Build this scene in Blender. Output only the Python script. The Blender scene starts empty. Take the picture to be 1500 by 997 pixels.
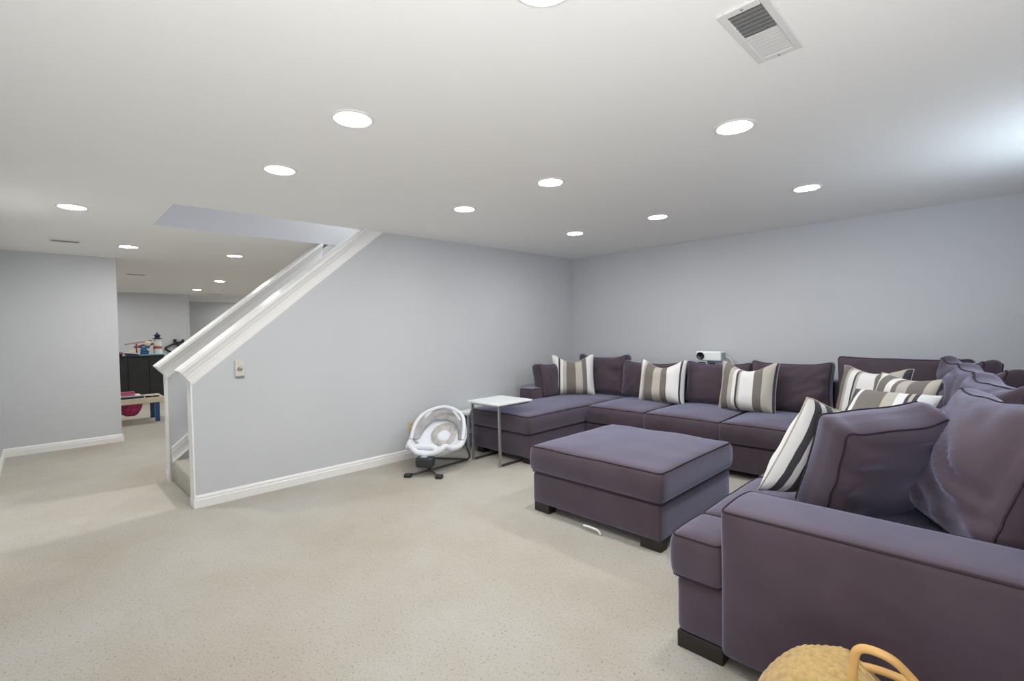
import bpy, bmesh, math, random
from mathutils import Vector, Matrix, noise
random.seed(7)
S = bpy.context.scene
C = S.collection
PI = math.pi
H = 2.35                                   # ceiling height

# ------------------------------------------------------------------ camera, world, light, exposure
YAW, PITCH, ROLL = 0.7936, -0.0240, -0.0191
CAM = Vector((4.3863, -5.5805, 1.3484))
fw = Vector((-math.sin(YAW)*math.cos(PITCH), math.cos(YAW)*math.cos(PITCH), math.sin(PITCH)))
rt = Vector((math.cos(YAW), math.sin(YAW), 0)); up = rt.cross(fw)
r2 = rt*math.cos(ROLL)+up*math.sin(ROLL); u2 = up*math.cos(ROLL)-rt*math.sin(ROLL)
cd = bpy.data.cameras.new('camera'); cam = bpy.data.objects.new('camera', cd); C.objects.link(cam)
cd.sensor_width = 36; cd.lens = 703.5/1500*36; cd.clip_start = 0.05
M = Matrix((r2, u2, -fw)).transposed().to_4x4(); M.translation = CAM
cam.matrix_world = M
S.camera = cam
w = bpy.data.worlds.new('world'); S.world = w; w.use_nodes = True
w.node_tree.nodes['Background'].inputs[0].default_value = (0.75, 0.87, 1.0, 1)
w.node_tree.nodes['Background'].inputs[1].default_value = 1.0
LAMP = 150.0                               # radiance of the recessed lamps
DAYLIGHT = 11.0                            # watts through the basement window
CEILING_FILL = 40.0                               # watts of the added fill aimed up at the ceiling
S.view_settings.view_transform = 'Standard'; S.view_settings.look = 'None'
S.view_settings.gamma = 1.0; S.view_settings.use_curve_mapping = False
S.view_settings.exposure = 0.10
S.cycles.max_bounces = 12; S.cycles.diffuse_bounces = 8; S.cycles.glossy_bounces = 4
S.cycles.sample_clamp_indirect = 6.0; S.cycles.use_denoising = True
def area_light(name, loc, direction, power, size, color, size_y=None):
    l = bpy.data.lights.new(name, 'AREA'); l.energy = power; l.color = color; l.size = size
    if size_y: l.shape = 'RECTANGLE'; l.size_y = size_y
    o = bpy.data.objects.new(name, l); C.objects.link(o); o.location = loc
    o.rotation_euler = Vector(direction).to_track_quat('-Z', 'Y').to_euler()
    return o
area_light('window_daylight', (5.02, -1.7, 1.9), (-1, 0, 0.25), DAYLIGHT, 0.9, (0.72, 0.86, 1.0), 0.42)
area_light('ceiling_fill', (4.5, -5.72, 0.8), (-0.15, 0.3, 1), CEILING_FILL, 0.4, (1.0, 0.99, 0.98))  # unseen area light behind the camera, added to brighten the ceiling
area_light('upstairs_hall_light', (-0.55, -1.6, 4.6), (0, 0, -1), 110, 0.5, (1.0, 0.98, 0.95))

# ------------------------------------------------------------------ materials
def sl(c):                                  # sRGB 0-255 -> linear
    return tuple(((v/255/12.92) if v/255 <= .04045 else ((v/255+.055)/1.055)**2.4) for v in c)
def mat(name, col, rough=.6, metal=0., spec=.5, nscale=0, namt=.1, bump=0., bscale=200, sheen=0., sheen_tint=(1,1,1), emit=None, alpha=1., detail=4):
    m = bpy.data.materials.new(name); m.use_nodes = True
    nt = m.node_tree; b = nt.nodes['Principled BSDF']
    b.inputs['Base Color'].default_value = (*col, 1); b.inputs['Roughness'].default_value = rough
    b.inputs['Metallic'].default_value = metal; b.inputs['Specular IOR Level'].default_value = spec
    tc = nt.nodes.new('ShaderNodeTexCoord')
    if nscale:
        n = nt.nodes.new('ShaderNodeTexNoise'); n.inputs['Scale'].default_value = nscale; n.inputs['Detail'].default_value = detail
        nt.links.new(tc.outputs['Object'], n.inputs['Vector'])
        r = nt.nodes.new('ShaderNodeValToRGB')
        r.color_ramp.elements[0].position = .3; r.color_ramp.elements[1].position = .7
        r.color_ramp.elements[0].color = (*[c*(1-namt) for c in col], 1)
        r.color_ramp.elements[1].color = (*[min(1, c*(1+namt)) for c in col], 1)
        nt.links.new(n.outputs['Fac'], r.inputs['Fac']); nt.links.new(r.outputs['Color'], b.inputs['Base Color'])
    if bump:
        n2 = nt.nodes.new('ShaderNodeTexNoise'); n2.inputs['Scale'].default_value = bscale; n2.inputs['Detail'].default_value = 3
        nt.links.new(tc.outputs['Object'], n2.inputs['Vector'])
        bp = nt.nodes.new('ShaderNodeBump'); bp.inputs['Strength'].default_value = bump; bp.inputs['Distance'].default_value = .01
        nt.links.new(n2.outputs['Fac'], bp.inputs['Height']); nt.links.new(bp.outputs['Normal'], b.inputs['Normal'])
    if sheen:
        b.inputs['Sheen Weight'].default_value = sheen; b.inputs['Sheen Roughness'].default_value = .45
        b.inputs['Sheen Tint'].default_value = (*sheen_tint, 1)
    if emit:
        b.inputs['Emission Color'].default_value = (1, .985, .96, 1); b.inputs['Emission Strength'].default_value = emit
    if alpha < 1: b.inputs['Alpha'].default_value = alpha
    return m
M_ = {}
M_['wall'] = mat('wall_paint', (.56, .575, .60), .75, bump=.04, bscale=350, nscale=1.2, namt=.015)
M_['ceil'] = mat('ceiling_paint', (.88, .88, .865), .85, bump=.03, bscale=300)
M_['trim'] = mat('white_trim', (.83, .83, .82), .35)
M_['sofa'] = mat('plum_microsuede', (.066, .044, .056), .72, nscale=5, namt=.14, bump=.06, bscale=900, sheen=.75, sheen_tint=(.66, .70, 1.0), spec=.25)
M_['pipe'] = mat('plum_piping', (.035, .024, .032), .7, spec=.2)
M_['foot'] = mat('dark_wood_foot', (.018, .014, .012), .5)
M_['steel'] = mat('brushed_steel', (.42, .42, .42), .38, metal=.9)
M_['dsteel'] = mat('dark_steel', (.10, .095, .09), .4, metal=.7)
M_['white'] = mat('white_lacquer', (.82, .86, .86), .3)
M_['plate'] = mat('beige_plate', (.62, .60, .54), .4)
M_['almond'] = mat('almond_plate', (.60, .52, .38), .4)
M_['slot'] = mat('dark_slot', (.03, .03, .03), .6)
M_['knob'] = mat('nickel_knob', (.35, .35, .34), .3, metal=.8)
M_['lamp'] = mat('lamp_diffuser', (.9, .9, .9), .5, emit=LAMP)
M_['lamp_far'] = mat('lamp_diffuser_boosted', (.9, .9, .9), .5, emit=LAMP*1.4)  # same lamp colour, output raised to lift the left and far areas
M_['ring'] = mat('lamp_trim', (.80, .80, .79), .45)
M_['vent'] = mat('vent_white', (.70, .70, .69), .5)
M_['ventdark'] = mat('vent_grille', (.22, .22, .22), .6)
M_['bfab'] = mat('bouncer_white_fabric', (.74, .77, .82), .85, bump=.1, bscale=250, sheen=.2)
M_['bgrey'] = mat('bouncer_grey_fabric', (.40, .385, .39), .9, bump=.15, bscale=200, nscale=14, namt=.15)
M_['bpill'] = mat('bouncer_head_pillow', (.50, .48, .46), .9, nscale=30, namt=.2)
M_['motor'] = mat('charcoal_plastic', (.022, .026, .03), .4)
M_['black'] = mat('black_plastic', (.012, .012, .013), .5)
M_['cab'] = mat('black_cabinet', (.016, .017, .019), .55, nscale=8, namt=.2)
M_['birch'] = mat('birch_wood', (.66, .58, .44), .5, nscale=9, namt=.08)
M_['blue'] = mat('blue_paint', (.012, .07, .20), .45)
M_['pink'] = mat('pink_net', (.42, .035, .13), .6, nscale=25, namt=.5)
M_['rose'] = mat('rose_plastic', (.60, .16, .24), .5)
M_['red'] = mat('red_plastic', (.40, .10, .10), .5)
M_['toyblue'] = mat('toy_blue', (.02, .12, .30), .45)
M_['aqua'] = mat('aqua_plastic', (.20, .55, .62), .45)
M_['cream'] = mat('cream_plastic', (.75, .68, .50), .5)
M_['tbase'] = mat('toy_white', (.75, .75, .74), .5)
M_['navy'] = mat('navy_plastic', (.03, .03, .10), .5)
M_['rattan'] = mat('bamboo_handle', (.62, .36, .12), .45, nscale=12, namt=.15)
M_['wicker'] = mat('wicker_weave', (.42, .27, .11), .65, nscale=40, namt=.3)
M_['knit'] = mat('mustard_knit', (.50, .34, .135), .9, nscale=60, namt=.18, sheen=.3, bump=.3, bscale=500)
M_['cord'] = mat('white_cord', (.8, .8, .8), .5)
M_['lens'] = mat('black_lens', (.01, .012, .016), .15)
M_['bluegrey'] = mat('blue_grey_plastic', (.34, .40, .47), .5)

def carpet():
    m = bpy.data.materials.new('beige_carpet'); m.use_nodes = True
    nt = m.node_tree; b = nt.nodes['Principled BSDF']; b.inputs['Roughness'].default_value = .95
    b.inputs['Specular IOR Level'].default_value = .1; b.inputs['Sheen Weight'].default_value = .15
    tc = nt.nodes.new('ShaderNodeTexCoord')
    def nz(scale, detail, rough=.6):
        n = nt.nodes.new('ShaderNodeTexNoise'); n.inputs['Scale'].default_value = scale
        n.inputs['Detail'].default_value = detail; n.inputs['Roughness'].default_value = rough
        nt.links.new(tc.outputs['Object'], n.inputs['Vector']); return n
    def ramp(n, p0, c0, p1, c1):
        r = nt.nodes.new('ShaderNodeValToRGB'); e = r.color_ramp.elements
        e[0].position = p0; e[0].color = (*c0, 1); e[1].position = p1; e[1].color = (*c1, 1)
        nt.links.new(n.outputs['Fac'], r.inputs['Fac']); return r
    def mix(kind, fac, a, c):
        x = nt.nodes.new('ShaderNodeMix'); x.data_type = 'RGBA'; x.blend_type = kind
        x.inputs['Factor'].default_value = fac
        nt.links.new(a.outputs[0] if a.bl_idname != 'ShaderNodeMix' else a.outputs['Result'], x.inputs['A'])
        nt.links.new(c.outputs[0], x.inputs['B']); return x
    base = ramp(nz(.9, 5), .30, (.455, .405, .33), .62, (.53, .51, .46))       # worn, tanned traffic patches
    speck = ramp(nz(85, 4, .68), .31, (.50, .48, .455), .445, (1, 1, 1))            # darker tufts
    fine = ramp(nz(260, 2), .3, (.80, .80, .80), .7, (1, 1, 1))
    c = mix('MULTIPLY', 1.0, base, speck); c = mix('MULTIPLY', .8, c, fine)
    nt.links.new(c.outputs['Result'], b.inputs['Base Color'])
    bp = nt.nodes.new('ShaderNodeBump'); bp.inputs['Strength'].default_value = .55; bp.inputs['Distance'].default_value = .012
    nt.links.new(nz(110, 4, .7).outputs['Fac'], bp.inputs['Height']); nt.links.new(bp.outputs['Normal'], b.inputs['Normal'])
    return m
M_['carpet'] = carpet()

WHITE, TAUPE, STONE, CHAR = (.76, .75, .74), (.17, .15, .135), (.47, .43, .38), (.045, .045, .055)
def stripes(name, seq, width):             # woven stripes across the cushion's own width
    m = bpy.data.materials.new(name); m.use_nodes = True
    nt = m.node_tree; b = nt.nodes['Principled BSDF']; b.inputs['Roughness'].default_value = .85
    b.inputs['Sheen Weight'].default_value = .15
    tc = nt.nodes.new('ShaderNodeTexCoord'); sx = nt.nodes.new('ShaderNodeSeparateXYZ')
    nt.links.new(tc.outputs['UV'], sx.inputs[0])
    r = nt.nodes.new('ShaderNodeValToRGB'); r.color_ramp.interpolation = 'CONSTANT'; e = r.color_ramp.elements
    while len(e) > 1: e.remove(e[-1])
    e[0].position = 0; e[0].color = (*seq[0][1], 1)
    for pos, col in seq[1:]:
        k = e.new(pos); k.color = (*col, 1)
    nt.links.new(sx.outputs['X'], r.inputs['Fac']); nt.links.new(r.outputs['Color'], b.inputs['Base Color'])
    n2 = nt.nodes.new('ShaderNodeTexNoise'); n2.inputs['Scale'].default_value = 400
    nt.links.new(tc.outputs['Object'], n2.inputs['Vector'])
    bp = nt.nodes.new('ShaderNodeBump'); bp.inputs['Strength'].default_value = .15; bp.inputs['Distance'].default_value = .01
    nt.links.new(n2.outputs['Fac'], bp.inputs['Height']); nt.links.new(bp.outputs['Normal'], b.inputs['Normal'])
    return m
SEQ_A = [(0, WHITE), (.14, CHAR), (.18, WHITE), (.25, STONE), (.33, TAUPE), (.55, STONE), (.71, TAUPE), (.82, WHITE)]
SEQ_B = [(0, CHAR), (.03, WHITE), (.12, STONE), (.17, TAUPE), (.37, STONE), (.54, TAUPE), (.67, WHITE), (.92, CHAR), (.95, WHITE)]
SEQ_C = [(0, STONE), (.08, TAUPE), (.22, STONE), (.30, WHITE), (.36, CHAR), (.395, STONE), (.43, WHITE), (.67, TAUPE), (.81, STONE), (.97, CHAR)]
SEQ_D = [(0, TAUPE), (.15, STONE), (.2, WHITE), (.29, CHAR), (.32, STONE), (.36, WHITE), (.62, TAUPE), (.77, STONE), (.93, CHAR)]
SEQ_E = [(0, WHITE), (.12, TAUPE), (.3, WHITE), (.40, TAUPE), (.47, STONE), (.62, TAUPE), (.82, STONE), (.93, CHAR)]
SEQ_F = [(0, CHAR), (.1, WHITE), (.16, TAUPE), (.48, STONE), (.62, WHITE), (.72, CHAR), (.76, STONE), (.80, CHAR), (.84, WHITE)]
SEQ_G = [(0, WHITE), (.055, CHAR), (.12, WHITE), (.185, CHAR), (.275, STONE), (.34, WHITE), (.7, TAUPE), (.8, WHITE), (.9, CHAR), (.95, WHITE)]

# ------------------------------------------------------------------ helpers
def link(name, me, m=None, parent=None, smooth=False):
    o = bpy.data.objects.new(name, me); C.objects.link(o)
    if m is not None: me.materials.append(M_[m] if isinstance(m, str) else m)
    if parent: o.parent = parent
    if smooth:
        for p in me.polygons: p.use_smooth = True
    return o
def obj(name, bm, m=None, parent=None, smooth=False):
    me = bpy.data.meshes.new(name)
    bmesh.ops.recalc_face_normals(bm, faces=bm.faces[:])
    bm.to_mesh(me); bm.free()
    return link(name, me, m, parent, smooth)
def thing(name, label, cat, loc=(0, 0, 0), rotz=0, group=None):
    o = bpy.data.objects.new(name, None); C.objects.link(o); o.location = loc; o.rotation_euler = (0, 0, rotz)
    o.empty_display_size = .1
    return tag(o, label, cat, group)
def tag(o, label, cat, group=None):
    o['label'] = label; o['category'] = cat
    if group: o['group'] = group
    return o
def struct(o, label, cat):
    o['kind'] = 'structure'; o['label'] = label; o['category'] = cat; return o
def box(bm, x0, x1, y0, y1, z0, z1, bev=0, seg=2):
    v = [bm.verts.new((x, y, z)) for x in (x0, x1) for y in (y0, y1) for z in (z0, z1)]
    fs = [bm.faces.new([v[i] for i in q]) for q in ((0,1,3,2),(4,6,7,5),(0,4,5,1),(2,3,7,6),(0,2,6,4),(1,5,7,3))]
    if bev:
        es = list({e for f in fs for e in f.edges})
        bmesh.ops.bevel(bm, geom=es, offset=bev, segments=seg, affect='EDGES', profile=.5)
    return bm
def bx(*a, **k): return box(bmesh.new(), *a, **k)
def prism(bm, poly, axis, a, b):            # poly of 2D points, extruded along axis from a to b
    def P(q, t):
        if axis == 'x': return (t, q[0], q[1])
        if axis == 'y': return (q[0], t, q[1])
        return (q[0], q[1], t)
    A = [bm.verts.new(P(q, a)) for q in poly]; B = [bm.verts.new(P(q, b)) for q in poly]
    n = len(poly); bm.faces.new(A); bm.faces.new(B[::-1])
    for i in range(n): bm.faces.new((A[i], B[i], B[(i+1) % n], A[(i+1) % n]))
    return bm
def tube(bm, pts, r, seg=8, closed=False, cap=True):
    pts = [Vector(p) for p in pts]; n = len(pts); rings = []
    def tan(i):
        if closed: return (pts[(i+1) % n]-pts[i-1]).normalized()
        return (pts[min(i+1, n-1)]-pts[max(i-1, 0)]).normalized()
    t0 = tan(0); a = Vector((0, 0, 1)) if abs(t0.z) < .9 else Vector((1, 0, 0))
    nrm = (a-t0*a.dot(t0)).normalized(); tp = t0
    for i in range(n):
        t = tan(i); nrm = tp.rotation_difference(t) @ nrm; nrm = (nrm-t*nrm.dot(t)).normalized(); tp = t
        bn = t.cross(nrm); rr = r[i] if isinstance(r, (list, tuple)) else r
        rings.append([bm.verts.new(pts[i]+(nrm*math.cos(k*2*PI/seg)+bn*math.sin(k*2*PI/seg))*rr) for k in range(seg)])
    for i in range(n if closed else n-1):
        A, B = rings[i], rings[(i+1) % n]
        for k in range(seg): bm.faces.new((A[k], A[(k+1) % seg], B[(k+1) % seg], B[k]))
    if not closed and cap: bm.faces.new(rings[0][::-1]); bm.faces.new(rings[-1])
    return bm
def lathe(bm, prof, seg=24, cx=0, cy=0):
    rings = []
    for r, z in prof:
        rings.append([bm.verts.new((cx+r*math.cos(k*2*PI/seg), cy+r*math.sin(k*2*PI/seg), z)) for k in range(seg)] if r > 1e-6 else [bm.verts.new((cx, cy, z))])
    for A, B in zip(rings, rings[1:]):
        for k in range(seg):
            a, b, c, d = A[k % len(A)], A[(k+1) % len(A)], B[(k+1) % len(B)], B[k % len(B)]
            f = [a]
            for q in (b, c, d):
                if q not in f: f.append(q)
            if len(f) > 2: bm.faces.new(f)
    return bm
def smooth_path(pts, n=8, closed=False):    # Catmull-Rom
    P = [Vector(p) for p in pts]; out = []; m = len(P)
    for i in range(m if closed else m-1):
        p0 = P[i-1] if (i > 0 or closed) else P[0]; p1 = P[i]; p2 = P[(i+1) % m]
        p3 = P[(i+2) % m] if (closed or i+2 < m) else P[-1]
        for k in range(n):
            t = k/n
            out.append(.5*((2*p1)+(p2-p0)*t+(2*p0-5*p1+4*p2-p3)*t*t+(3*p1-p0-3*p2+p3)*t**3))
    if not closed: out.append(P[-1])
    return out
def fillet(pts, r, n=5):                    # rounded polyline
    P = [Vector(p) for p in pts]; out = [P[0]]
    for a, b, c in zip(P, P[1:], P[2:]):
        u = (a-b).normalized(); v = (c-b).normalized(); q = min(r, (a-b).length*.45, (c-b).length*.45)
        s, e = b+u*q, b+v*q
        for k in range(n+1):
            t = k/n; out.append(s*(1-t)**2+b*2*t*(1-t)+e*t*t)
    out.append(P[-1]); return out

def rbox_mesh(w, d, h, r, f=None, step=.05):
    """rounded box centred on x,y with its base at z=0, subdivided, then deformed by f(p, u) (u = -1..1 per axis)"""
    hs = Vector((w/2, d/2, h/2)); N = [max(4, int(round(q/step))) for q in (w, d, h)]
    bm = bmesh.new(); vm = {}
    def knots(i):
        L = hs[i]; inner = L-r; k = max(2, N[i]); rr = [-L, -L+r*.12, -L+r*.4]
        mid = [-inner+2*inner*j/k for j in range(k+1)]
        return rr+mid+[-q for q in rr[::-1]]
    K = [knots(i) for i in range(3)]
    def V(p):
        key = tuple(round(q, 5) for q in p)
        if key not in vm:
            q = Vector(p); inn = Vector([max(-(hs[i]-r), min(hs[i]-r, q[i])) for i in range(3)]); d_ = q-inn
            if d_.length > 1e-9: q = inn+d_.normalized()*r if max(abs(x) for x in d_) > r*.999 else inn+d_
            u = Vector([q[i]/hs[i] for i in range(3)])
            if f: q = f(q, u)
            vm[key] = bm.verts.new((q.x, q.y, q.z+hs.z))
        return vm[key]
    for ax in range(3):
        i, j = [q for q in range(3) if q != ax]
        for s in (-1, 1):
            for a0, a1 in zip(K[i], K[i][1:]):
                for b0, b1 in zip(K[j], K[j][1:]):
                    q = []
                    for (a, b) in ((a0, b0), (a1, b0), (a1, b1), (a0, b1)):
                        p = [0, 0, 0]; p[i] = a; p[j] = b; p[ax] = s*hs[ax]; q.append(V(p))
                    if len(set(q)) > 2: bm.faces.new(list(dict.fromkeys(q)))
    return bm
def rim(w, d, h, r, f, face, rad=.0045, n=10):
    """piping along the rim of one face ('z+','z-','y-','y+')"""
    hs = Vector((w/2, d/2, h/2)); ax = 'xyz'.index(face[0]); s = 1 if face[1] == '+' else -1
    i, j = [q for q in range(3) if q != ax]; pts = []
    a, b = hs[i]-r, hs[j]-r; o = r*.74
    def put(pi, pj):
        p = Vector((0, 0, 0)); p[i] = pi; p[j] = pj; p[ax] = s*(hs[ax]-r+o); pts.append(p)
    for k in range(n): put(-a+2*a*k/n, -b-o)
    for k in range(5): t = -PI/2+PI/2*k/4; put(a+o*math.cos(t), -b+o*math.sin(t))
    for k in range(1, n): put(a+o, -b+2*b*k/n)
    for k in range(5): t = PI/2*k/4; put(a+o*math.cos(t), b+o*math.sin(t))
    for k in range(1, n): put(a-2*a*k/n, b+o)
    for k in range(5): t = PI/2+PI/2*k/4; put(-a+o*math.cos(t), b+o*math.sin(t))
    for k in range(1, n): put(-a-o, b-2*b*k/n)
    for k in range(4): t = PI+PI/2*k/4; put(-a+o*math.cos(t), -b+o*math.sin(t))
    out = []
    for p in pts:
        u = Vector([p[q]/hs[q] for q in range(3)]); p = f(p, u) if f else p
        out.append((p.x, p.y, p.z+hs.z))
    return tube(bmesh.new(), out, rad, 6, closed=True)
def seat_f(crown=.035, side=.012, seed=0):
    def f(p, u):
        q = p.copy(); k = (1-u.x**2)*(1-u.y**2)
        q.z += crown*max(0, k)**.7*(max(0, u.z)) if u.z > 0 else 0
        q.x += side*u.x*(1-u.z**2); q.y += side*u.y*(1-u.z**2)
        q.z += .006*noise.noise(Vector((p.x*4+seed, p.y*4, 1)))*(u.z > 0)
        return q
    return f
def back_f(puff=.06, ear=.03, seed=0, wr=.012, sag=.02):
    """inflated boxed cushion: both faces bulge, folds run in from the ends, the piped rims stay clean"""
    def f(p, u):
        q = p.copy(); k = max(0, 1-u.x**2)*max(0, 1-u.z**2)
        s_ = -1 if p.y < 0 else 1; a = min(1, abs(u.y)*1.15)
        q.y += s_*a*(puff if s_ < 0 else puff*.45)*k**.5
        q.z += ear*abs(u.x)**5*max(0, u.z)-sag*(1-u.x**2)*max(0, u.z)
        q.x += -.02*u.x*(1-u.z**2)*(1 if abs(u.x) > .8 else 0)
        n0 = noise.noise(Vector((p.x*2.3, seed*1.7, p.z*2.3)))
        s = Vector((p.x*2.2+seed*3.1, seed, p.z*6.5+1.8*n0+p.x*3*(1 if seed % 2 else -1)))
        g = .55-math.exp(-(noise.noise(s)*4.2)**2)   # soft valleys between folds
        e = min(1, k*3.2)*(.35+1.1*max(0, abs(u.x)-.15))
        q.y += -wr*g*e*(1 if s_ < 0 else -.3)*a
        q.z += wr*.35*noise.noise(Vector((p.x*5+seed, p.y*5, 3)))*max(0, u.z)*max(0, 1-abs(u.x)**4)
        return q
    return f
def pillow(name, w, h, t, m, seed, chop=.0, pin=.055, n=26, wr=.01):
    """knife-edge throw pillow; local x width, z height from 0, front is -y"""
    bm = bmesh.new(); G = {}; U = {}; uvl = bm.loops.layers.uv.new('uv')
    for side in (-1, 1):
        for i in range(n+1):
            for j in range(n+1):
                e = i in (0, n) or j in (0, n)
                if e and side == 1: G[(1, i, j)] = G[(-1, i, j)]; continue
                u = math.sin((i/n-.5)*PI*.96)/math.sin(.5*PI*.96); v = math.sin((j/n-.5)*PI*.96)/math.sin(.5*PI*.96)
                x = w/2*u*(1-pin*(1-v*v)*u*u); z = h/2*v*(1-pin*(1-u*u)*v*v)
                th = t/2*(max(0, 1-u**4)*max(0, 1-v**4))**.62*(1-.12*v)
                y = side*th
                if not e:
                    g = noise.noise(Vector((x*7+seed*5, z*7, side*2.0)))+.6*noise.noise(Vector((x*16+seed, z*16, side)))
                    y += side*wr*g*(1-.5*(1-u*u)*(1-v*v))
                if chop and v > -.2:
                    k = ((v+.2)/1.2)**1.6; z -= chop*k*max(0, 1-(u*1.15)**2)**1.2; y *= 1+.25*k*max(0, 1-u*u); x *= 1-.16*k*(1-abs(u))*(1 if abs(u) < 1 else 0)
                G[(side, i, j)] = bm.verts.new((x, y, z+h/2)); U[G[(side, i, j)]] = ((u+1)/2, (v+1)/2)
    for side in (-1, 1):
        for i in range(n):
            for j in range(n):
                q = [G[(side, i, j)], G[(side, i+1, j)], G[(side, i+1, j+1)], G[(side, i, j+1)]]
                f_ = bm.faces.new(q if side == -1 else q[::-1])
                for lp in f_.loops: lp[uvl].uv = U[lp.vert]
    edge = [G[(-1, i, 0)].co.copy() for i in range(n)]+[G[(-1, n, j)].co.copy() for j in range(n)]+[G[(-1, n-i, n)].co.copy() for i in range(n)]+[G[(-1, 0, n-j)].co.copy() for j in range(n)]
    o = obj(name, bm, m, None, True)
    return o, edge
def copy_tree(o, parent=None):
    c = o.copy(); C.objects.link(c); c.parent = parent
    for ch in list(o.children): copy_tree(ch, c)
    return c

# ------------------------------------------------------------------ the setting
XR, YF, XB = 4.95, -5.91, -12.6             # right wall, wall behind the camera, far end wall
XL, YL = -3.53, -4.858                      # end of the left partition
OX0, OX1, OY0, OY1 = -1.0, -0.03, -4.82, -0.9   # stair opening in the ceiling
bm = bmesh.new(); v = [bm.verts.new(q) for q in ((XB-.2, YF-.2, 0), (XR+.2, YF-.2, 0), (XR+.2, .2, 0), (XB-.2, .2, 0))]; bm.faces.new(v)
struct(obj('floor', bm, 'carpet'), 'cream beige cut pile carpet across the whole basement floor', 'floor')
bm = bmesh.new()
for (x0, x1, y0, y1) in ((XB-.2, OX0, YF-.2, .2), (OX1, XR+.2, YF-.2, .2), (OX0, OX1, YF-.2, OY0), (OX0, OX1, OY1, .2)):
    box(bm, x0, x1, y0, y1, H, H+.02)
struct(obj('ceiling', bm, 'ceil'), 'smooth white ceiling with a rectangular stair opening', 'ceiling')
struct(obj('wall_back', bx(XB-.2, XR+.12, 0, .12, 0, H), 'wall'), 'light grey painted wall behind the long sofa', 'wall')
struct(obj('wall_front', bx(XB-.2, XR+.12, YF-.12, YF, 0, H), 'wall'), 'light grey painted wall at the far left picture edge', 'wall')
struct(obj('wall_left', bx(XL-.12, XL, YF, YL, 0, H), 'wall'), 'light grey partition wall ending in the open at left', 'wall')
struct(obj('wall_far', bx(-9.78, -9.66, YF, -2.92, 0, H), 'wall'), 'grey wall behind the black toy cabinet', 'wall')
struct(obj('wall_end', bx(XB-.12, XB, YF, 0, 0, H), 'wall'), 'grey end wall farthest away above the stair rail', 'wall')
# right wall with a basement window (outside the picture)
WY0, WY1, WZ0, WZ1 = -2.2, -1.2, 1.65, 2.15
bm = bmesh.new()
for (y0, y1, z0, z1) in ((YF-.12, WY0, 0, H), (WY1, .12, 0, H), (WY0, WY1, 0, WZ0), (WY0, WY1, WZ1, H)): box(bm, XR, XR+.12, y0, y1, z0, z1)
struct(obj('wall_right', bm, 'wall'), 'light grey wall with a small basement window behind the right sofa', 'wall')
wn = struct(obj('window_1', bx(XR+.05, XR+.056, WY0, WY1, WZ0, WZ1), mat('window_glass', (.9, .95, 1), .05, alpha=.08)), 'small basement hopper window pane high in the right wall', 'window')
bm = bmesh.new()
for (y0, y1, z0, z1) in ((WY0-.04, WY0+.04, WZ0-.04, WZ1+.04), (WY1-.04, WY1+.04, WZ0-.04, WZ1+.04), (WY0, WY1, WZ0-.04, WZ0+.03), (WY0, WY1, WZ1-.03, WZ1+.04)): box(bm, XR-.012, XR+.06, y0, y1, z0, z1)
obj('window_frame', bm, 'trim', wn)

# stair side walls
SL = (2.35-1.0)/(4.75-3.12)                 # slope of the stair rake
z_at = lambda y, z0: z0+SL*(y+4.75)
ZN, ZF = 1.065, 1.06                         # wall top under the cap at y=-4.75
yt = -4.75+(H-ZN)/SL
struct(obj('wall_stair', prism(bmesh.new(), [(-4.75, 0), (0, 0), (0, H), (yt, H), (-4.75, ZN)], 'x', -.12, 0), 'wall'), 'light grey raked half wall closing the near side of the stairs', 'wall')
ytf = -4.75+(H-ZF)/SL
struct(obj('wall_stair_far', prism(bmesh.new(), [(-4.75, 0), (0, 0), (0, H), (ytf, H), (-4.75, ZF)], 'x', -1.12, -1.0), 'wall'), 'light grey raked half wall on the far side of the stairs', 'wall')
bm = bmesh.new()
box(bm, OX0-.12, OX0+.003, OY0-.1, .12, H+.001, 4.8); box(bm, OX1-.003, OX1+.12, OY0-.1, .12, H+.021, 4.8)
box(bm, OX0, OX1, OY0-.1, OY0, H+.021, 4.8); box(bm, OX0, OX1, 0, .12, H+.021, 4.8); box(bm, OX0-.12, OX1+.12, OY0-.1, .12, 4.8, 4.9)
struct(obj('wall_stairwell', bm, 'wall'), 'grey upper stairwell wall seen through the ceiling opening', 'wall')
# carpeted stairs
st = struct(bpy.data.objects.new('staircase', None), 'beige carpeted stairs rising between two raked half walls', 'stairs'); C.objects.link(st)
RISE, RUN, Y0 = .187, .226, -4.715
for k in range(12):
    o = obj('step', bx(-.997, -.123, Y0+k*RUN-.02, Y0+(k+1)*RUN+.02, max(0, (k-1)*RISE), (k+1)*RISE, bev=.018), 'carpet', st, True)
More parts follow.
